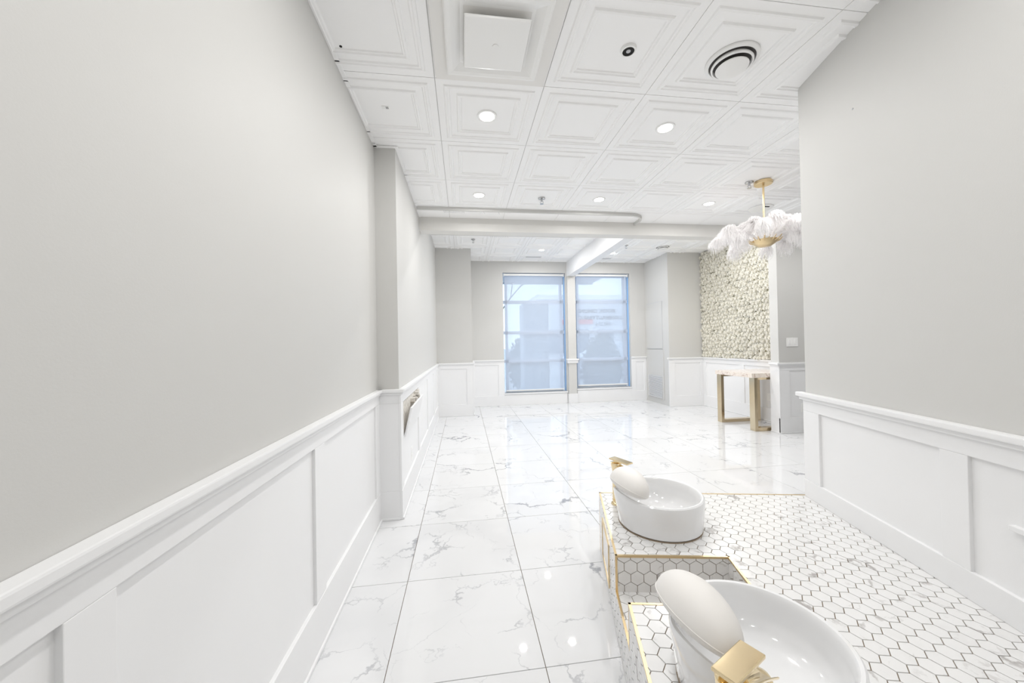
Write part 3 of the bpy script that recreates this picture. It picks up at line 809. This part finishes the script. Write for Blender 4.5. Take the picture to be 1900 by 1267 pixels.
for k, (y, z) in enumerate(spots):
    n = rnd.randrange(4); sc = rnd.uniform(1.0, 1.22)
    m = Matrix.Translation((-.012+rnd.uniform(-.006, .006), y, z)) @ Matrix.Rotation(rnd.uniform(-.3, .3), 4, 'Z') @ Matrix.Rotation(-PI/2+rnd.uniform(-.3, .3), 4, 'Y') @ Matrix.Rotation(rnd.uniform(0, 6.3), 4, 'Z') @ Matrix.Scale(sc, 4)
    if k < 295:
        o = link('rose', roses[n][0], None, fw); o.matrix_local = m
    else:
        joined.add([m @ Vector(p) for p in roses[n][1].v], roses[n][1].f)
o = joined.build('rose_field', 'rose_cream', fw, smooth=True, fix=False); o['kind'] = 'stuff'

# ------------------------------------------------------------------ console table
t = thing('console_table', 'marble topped console table with champagne gold loop legs', 'table', (3.90, 4.46, 0))
MB().box(-.02, .70, -.022, .70, .735, .795).build('table_top', 'table_marble', t, bevel=.004)
def loop(y, x):
    b = MB(); w = .045; d0, d1 = y, y+.09
    b.box(x, x+w, d0, d1, .0006, .735).box(.66-w, .66, d0, d1, .0006, .735).box(x+w, .66-w, d0, d1, .0006, w).box(x+w, .66-w, d0, d1, .735-.03, .735)
    o = b.build('loop_leg', 'champagne', t, fix=False); return o
loop(0.0, .035); loop(.60, 0)

# ------------------------------------------------------------------ switch, outlets, grille, hatch
t = thing('light_switch', 'white triple light switch plate on the partition', 'light switch', (4.368, 4.30, 1.215))
MB().box(-.085, .085, -.008, 0, -.058, .058).build('plate', 'plastic_white', t, bevel=.003)
for k in range(3): MB().box(-.064+k*.046, -.030+k*.046, -.012, -.007, -.034, .034).build('rocker', 'plastic_white', t, bevel=.002)
def outlet(loc, rz, label, hole=False):
    t = thing('wall_outlet', label, 'outlet', loc, rz)
    MB().box(-.037, .037, -.007, 0, -.058, .058).build('plate', 'plastic_white', t, bevel=.003)
    if hole:
        MB().lathe([(0, .0005), (.009, .0005)], 12).xf(Matrix.Translation((0, -.0072, .01)) @ Matrix.Rotation(PI/2, 4, 'X')).build('jack', 'dark_void', t)
    else:
        for z in (-.02, .02):
            MB().box(-.017, .017, -.010, -.006, z-.014, z+.014).build('receptacle', 'plastic_white', t, bevel=.003)
outlet((4.515, 4.30, .33), 0, 'white wall plate with a small black jack by the partition', True)
outlet((4.64, 4.98, .37), -PI/2, 'white wall outlet under the console table')
outlet((XL2, 3.28, .31), PI/2, 'white wall outlet below the broken dado panel')
t = thing('return_air_grille', 'white louvred return grille at the foot of the duct column', 'grille', (3.9295, 7.0, .10))
MB().box(-.012, 0, -.31, .31, 0, .99).build('cover_panel', 'wall_paint', t, bevel=.002)
MB().box(-.016, -.012, -.255, .265, .012, .465).build('recess', 'plastic_grey', t)
for k in range(17):
    z = .02+k*.0262
    MB().add([(-.016, -.262, z), (-.016, .27, z), (-.031, .27, z+.012), (-.031, -.262, z+.012), (-.014, -.262, z+.004), (-.014, .27, z+.004), (-.029, .27, z+.017), (-.029, -.262, z+.017)],
             [(0, 1, 2, 3), (4, 7, 6, 5), (0, 4, 5, 1), (2, 6, 7, 3), (0, 3, 7, 4), (1, 5, 6, 2)]).build('louvre', 'white_trim', t)
t = thing('access_panel', 'flush white access panel high on the duct column side', 'access panel', (3.93, 7.015, 1.11))
MB().box(-.010, 0, -.30, .30, 0, .955).build('panel_frame', 'plastic_grey', t)
MB().box(-.014, -.010, -.292, .292, .008, .947).build('panel', 'wall_paint', t, bevel=.002)
t = thing('broken_wall_panel', 'loose dado panel hanging open from the rear left wall', 'panel', (XL2, 2.86, .56))
MB().box(.005, .0065, 0, .78, .02, .265).build('opening', 'plaster_raw', t)
m = Matrix.Translation((.009, 0, 0)) @ Matrix.Rotation(R(13), 4, 'Y')
MB().box(.0, .014, 0, .78, 0, .225).xf(m).build('flap', 'white_trim', t, bevel=.002)
bm_ = MB(); rr = random.Random(5)
for k in range(12):
    y = .35+rr.random()*.4; z = .19+rr.random()*.06
    bm_.box(.007, .02+rr.random()*.035, y, y+.02+rr.random()*.05, z, z+.01+rr.random()*.03)
bm_.build('torn_plaster', 'plaster_raw', t, fix=False)
# short white bar on the right dado
m = Matrix(((ey_[0], -ex_[0], 0, 0), (ey_[1], -ex_[1], 0, 0), (0, 0, 1, 0), (0, 0, 0, 1)))
t = thing('wall_bar', 'short white bar fixed to the right dado at the picture edge', 'bar', (*uv(1.37, 1.342), .645))
MB().box(-.30, 0, .0, .022, 0, .016).xf(m).build('bar', 'white_trim', t, bevel=.002)
def anchor(loc, nrm, label):
    o = MB().lathe([(0, .003), (.003, .003), (.005, .001), (.005, 0)], 10).build('wall_anchor', 'plastic_grey')
    o.rotation_mode = 'QUATERNION'; o.rotation_quaternion = Vector(nrm).to_track_quat('Z', 'Y'); o.location = loc
    tag(o, label, 'wall anchor')
anchor(uv(1.37, 1.93, 2.34), (-ex_[0], -ex_[1], 0), 'small screw anchor high on the right wall')
anchor((4.40, 4.30, 1.97), (0, -1, 0), 'small screw anchor on the partition above the light switch')

# ------------------------------------------------------------------ outside the windows
g = struct(MB().box(-60, 80, 7.7, 120, -.35, -.15).build('ground_outside', 'pavement'), 'grey pavement outside the windows', 'ground')
t = thing('concrete_pillar', 'grey square pillar outside the left window', 'pillar', (1.80, 9.15, -.15))
MB().box(-.32, .32, -.3, .3, 0, 2.42).build('shaft', 'concrete', t)
MB().box(-.38, .38, -.36, .36, 0, .25).build('base', 'concrete', t, bevel=.02)
def bush(x, y, rx, h, label, seed):
    rnd = random.Random(seed)
    t = thing('round_shrub', label, 'shrub', (x, y, -.15), 0, 'clipped shrubs outside')
    b = MB()
    for k in range(1500):
        th = rnd.uniform(0, 2*PI); ph = math.acos(rnd.uniform(-.6, 1)); r = rnd.uniform(.86, 1.04)
        c = Vector((rx*r*math.sin(ph)*math.cos(th), rx*r*math.sin(ph)*math.sin(th), h*.45+h*.55*r*math.cos(ph)))
        a = Vector((rnd.uniform(-1, 1), rnd.uniform(-1, 1), rnd.uniform(-1, 1))).normalized()*.04; d = a.cross(Vector((rnd.uniform(-1, 1), rnd.uniform(-1, 1), rnd.uniform(-1, 1)))).normalized()*.025
        b.add([c-a, c+d, c+a, c-d], [(0, 1, 2, 3)])
    o = b.build('foliage', 'bush_leaf', t, fix=False); o['kind'] = 'stuff'
    core = []
    bb = MB(); bb.lathe([(0, h*.98)]+[(rx*.9*math.sin(PI*q/10), h*.45+h*.5*math.cos(PI*q/10)) for q in range(1, 9)]+[(.05, .0)], 20)
    bb.build('branch_core', 'bush_leaf', t, smooth=True)
bush(1.83, 10.15, .58, 1.72, 'rounded dark shrub outside the left window', 4)
bush(3.62, 9.2, .52, 1.62, 'rounded dark shrub outside the right window', 9)
t = thing('roof_canopy', 'pale building overhang above the windows outside', 'canopy', (2.4, 7.62, 2.84))
MB().box(-2.6, 1.0, 0, 1.5, 0, .15).build('soffit', 'stucco', t)
MB().box(-2.6, 1.0, 1.5, 1.56, -.04, .25).build('fascia', 'stucco', t)
t = thing('shop_building', 'pale two-storey shop building across the road with a red sign band', 'building', (17, 38, -.15))
MB().box(-9, 9, 0, 8, 0, 6.2).build('wall', 'stucco', t)
MB().box(-9.2, 9.2, -.2, 8.2, 6.2, 6.7).build('parapet', 'snow_white', t)
MB().box(-6.5, -3.0, -.25, 0, 3.5, 4.0).build('sign_band', 'sign_red', t)
for k in range(6): MB().box(-8+k*2.8, -6.2+k*2.8, -.1, .05, .4, 2.9).build('window', 'dark_glass', t)
def tree(x, y, h, label, seed):
    rnd = random.Random(seed); t = thing('bare_tree', label, 'tree', (x, y, -.15))
    b = MB()
    def br(p, d, l, r, n):
        q = p+d*l; b.tube([p, (p+q)/2+Vector((rnd.uniform(-.1, .1), 0, 0))*l*.3, q], [r, r*.8, r*.6], 5, False)
        if n:
            for _ in range(3):
                br(q, (d+Vector((rnd.uniform(-.8, .8), rnd.uniform(-.8, .8), rnd.uniform(-.1, .5)))).normalized(), l*rnd.uniform(.6, .8), r*.58, n-1)
    br(Vector((0, 0, 0)), Vector((0, 0, 1)), h*.3, .09, 6)
    b.build('branches', 'bark', t, fix=False)
tree(1.5, 20, 8.5, 'leafless street tree seen through the left shade', 2)
t = thing('parked_car', 'grey parked car glimpsed through the right shade', 'car', (6.2, 14.5, -.15), R(8))
prof = [(-2.1, .35), (-2.15, .75), (-1.75, .92), (-1.0, 1.0), (-.4, 1.42), (.75, 1.45), (1.45, 1.02), (2.05, .95), (2.12, .4)]
b = MB(); n = len(prof); vs = [(x, -.85, z) for x, z in prof]+[(x, .85, z) for x, z in prof]
b.add(vs, [tuple(range(n)), tuple(range(2*n-1, n-1, -1))]+[(i, i+n, (i+1) % n+n, (i+1) % n) for i in range(n)]).build('body', 'frame_paint', t, bevel=.04)
for x in (-1.35, 1.35):
    for y in (-.80, .80): MB().lathe([(0, -.1), (.20, -.1), (.33, -.09), (.34, 0), (.33, .09), (.20, .1), (0, .1)], 20).xf(Matrix.Translation((x, y, .34)) @ Matrix.Rotation(PI/2, 4, 'X')).build('wheel', 'dark_void', t)
